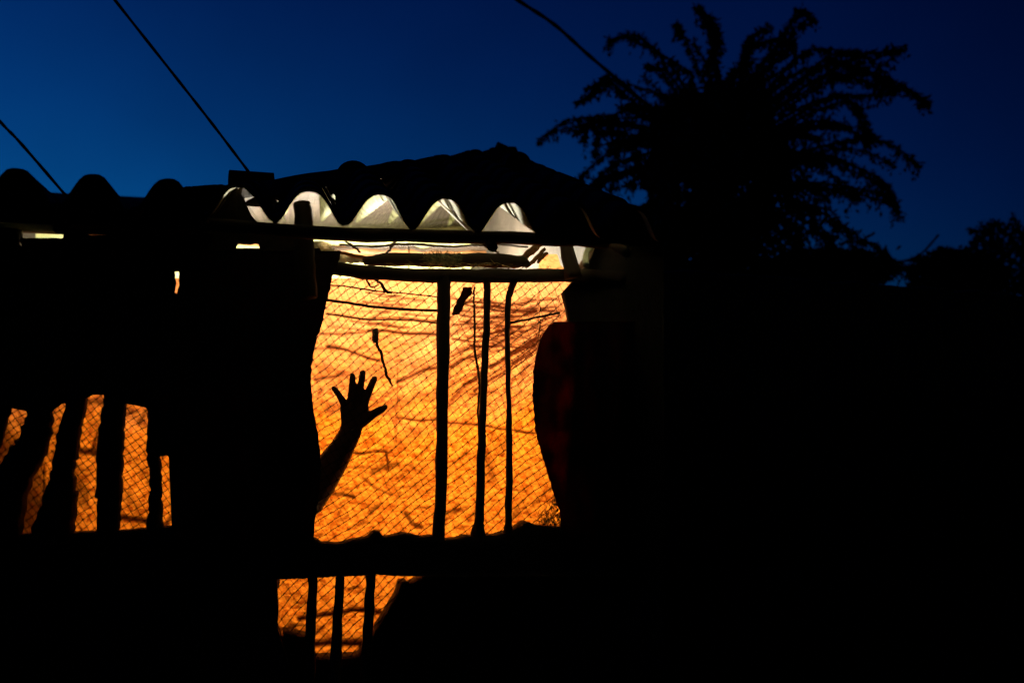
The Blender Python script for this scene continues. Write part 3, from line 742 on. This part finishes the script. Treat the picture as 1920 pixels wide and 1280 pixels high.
S_=[[(1330,300),(1240,205),(1150,215),(1060,235),(1012,266)],[(1310,250),(1220,185),(1150,152),(1110,160),(1084,192)],
 [(1330,220),(1275,140),(1240,95),(1200,68),(1143,74)],[(1345,220),(1310,130),(1285,75),(1268,48)],[(1350,220),(1350,100),(1348,50),(1330,18),(1308,16)],
 [(1345,180),(1345,90),(1330,55),(1322,44)],
 [(1360,200),(1410,100),(1450,60),(1490,34),(1525,38)],[(1380,200),(1400,110),(1420,60),(1440,52)],[(1370,200),(1440,90),(1470,75),(1480,85)],
 [(1400,220),(1480,130),(1540,98),(1610,92),(1692,92)],[(1400,220),(1500,150),(1590,110),(1660,140),(1738,196)],
 [(1420,240),(1540,150),(1640,155),(1690,165),(1740,190)],[(1440,200),(1540,130),(1620,130),(1665,150)],
 [(1430,260),(1520,200),(1590,180),(1620,230),(1632,260)],[(1430,280),(1520,230),(1590,225),(1625,265)],
 [(1440,300),(1540,270),(1610,265),(1680,280),(1725,312)],[(1440,320),(1540,290),(1600,305),(1650,340),(1682,398)],[(1430,350),(1530,330),(1600,340),(1650,355),(1680,385)],
 [(1300,270),(1200,260),(1130,285),(1085,335)],[(1300,290),(1210,290),(1140,320),(1105,355)],[(1300,320),(1220,310),(1160,330),(1120,352)],
 [(1290,260),(1190,225),(1130,228),(1098,240),(1093,262)],[(1300,230),(1220,215),(1180,200)],[(1290,260),(1190,250),(1130,262),(1115,290)],
 [(1300,240),(1240,150),(1215,125)],[(1290,330),(1200,340),(1140,352)],
 [(1420,370),(1500,395),(1540,430),(1560,450)],[(1420,370),(1520,380),(1590,430),(1660,472)],[(1400,380),(1480,410),(1500,450),(1495,490)],
 [(1290,360),(1220,380),(1180,420),(1165,470)],[(1420,340),(1500,350),(1570,350),(1610,372)]]
for s in S_:
    spray(lb,wb,s,TD+random.uniform(-.6,.6),.85)
    s2=[(x+random.uniform(-22,22),y+random.uniform(4,26)) for x,y in s[:-1]]
    if len(s2)>2: spray(lb,wb,s2,TD+random.uniform(-.6,.6),.55)
for k in range(85):
    a=random.uniform(0,2*PI); r=random.uniform(90,225)
    x,y=1350+r*1.15*math.cos(a),285+r*.85*math.sin(a)
    spray(lb,wb,[(1350+40*math.cos(a),300+30*math.sin(a)),((1350+x)/2,(290+y)/2-18),(x,y)],TD+random.uniform(-.9,.9),.62)
for k in range(8500):
    a=random.uniform(0,2*PI); r=random.random()**.55
    rr_=1+.35*noise.noise(Vector((math.cos(a)*2.2,math.sin(a)*2.2,4)))
    x=1340+(140*r*rr_)*math.cos(a); y=300+(125*r*rr_)*math.sin(a)
    if noise.noise(Vector((x*.03,y*.03,8)))>.28 and r>.45: continue
    leaf(lb,dist_at(x,y,TD+random.gauss(0,.5)),rvec(1),.07,.02)
for k in range(7000):
    x=random.gauss(1330,90); y=random.uniform(390,520)
    leaf(lb,dist_at(x,y,TD+random.gauss(0,.4)),rvec(1),.07,.02)
def TP(o,par): o.parent=par; o.matrix_parent_inverse=Matrix.Translation(-par.location); return o
TP(lb.build('crown',M_LEAF,smooth=False),tree)
base=tree.location
wb.tube(subdiv([base,base+Vector((.05,0,1.2)),dist_at(1345,400,TD),dist_at(1350,250,TD)],5),[.14]*6+[.11]*5+[.08]*5,10,.1)
TP(wb.build('trunk',M_BARK),tree)

# ------------------------------------------------------------------ yard wall and bushes on the right
b=MB(); rows=[]
A0=dist_at(1130,500,5.2); A1=dist_at(2350,505,7.0); n_=90; vs=[]
z0_=A0.z; A0=A0+(A0-A1)*.085; A0.z=z0_
for i in range(n_+1):
    t=i/n_; p=A0.lerp(A1,t); h=A0.z+.03*noise.noise(Vector((t*30,0,0)))+.02*noise.noise(Vector((t*90,3,0)))
    for dy,z in ((0,0),(0,h),(.1,h+.03),(.22,h),(.22,0)): vs.append((p.x,p.y+dy,z))
fs=[(i*5+k,(i+1)*5+k,(i+1)*5+k+1,i*5+k+1) for i in range(n_) for k in range(4)]+[(0,1,2,3,4),tuple(n_*5+k for k in (4,3,2,1,0))]
b.add(vs,fs); tag(b.build('yard_wall',M_MUD),'tall unlit mud wall filling the lower right beyond the hut','wall')
def bush(cx,cy,rx,ry,D,nn,label,sp=18):
    o=empty('bush',Vector((dist_at(cx,cy,D).x,dist_at(cx,cy,D).y,0))); tag(o,label,'bush')
    lb,wb=MB(),MB()
    for k in range(nn):
        a=random.uniform(0,2*PI); r=random.random()**.5
        q=r*(1+.25*noise.noise(Vector((math.cos(a)*3,math.sin(a)*3,cx))))
        leaf(lb,dist_at(cx+rx*q*math.cos(a),cy+ry*q*math.sin(a),D+random.gauss(0,.3)),rvec(1),.07,.02)
    for k in range(sp):
        a=random.uniform(-PI,0); x,y=cx+rx*1.12*math.cos(a),cy+ry*1.12*math.sin(a)
        spray(lb,wb,[(cx,cy),((cx+x)/2,(cy+y)/2-10),(x,y)],D,.6)
    bl_=o.location; wb.tube([bl_,bl_+Vector((.03,0,.7)),dist_at(cx,cy,D)],[.05,.04,.02],8)
    TP(lb.build('crown',M_LEAF,smooth=False),o); TP(wb.build('trunk',M_BARK),o)
bush(1985,570,250,155,9.5,9000,'dark rounded bush rising at the right edge of the sky',26)
bush(1790,520,90,48,9.0,2600,'low bush between the tree and the rounded bush at the right',10)
bush(1560,505,120,34,9.0,3000,'low tangle of leaves under the right side of the tree',12)
bush(1200,470,60,70,7.8,2500,'small dark bush beside the right corner of the hut roof',8)
wire([(1640,436),(1600,470),(1660,492),(1720,480),(1760,440)],4,'sagging thin stem between the tree and the right bush',8.8,8.8)['category']='stem'
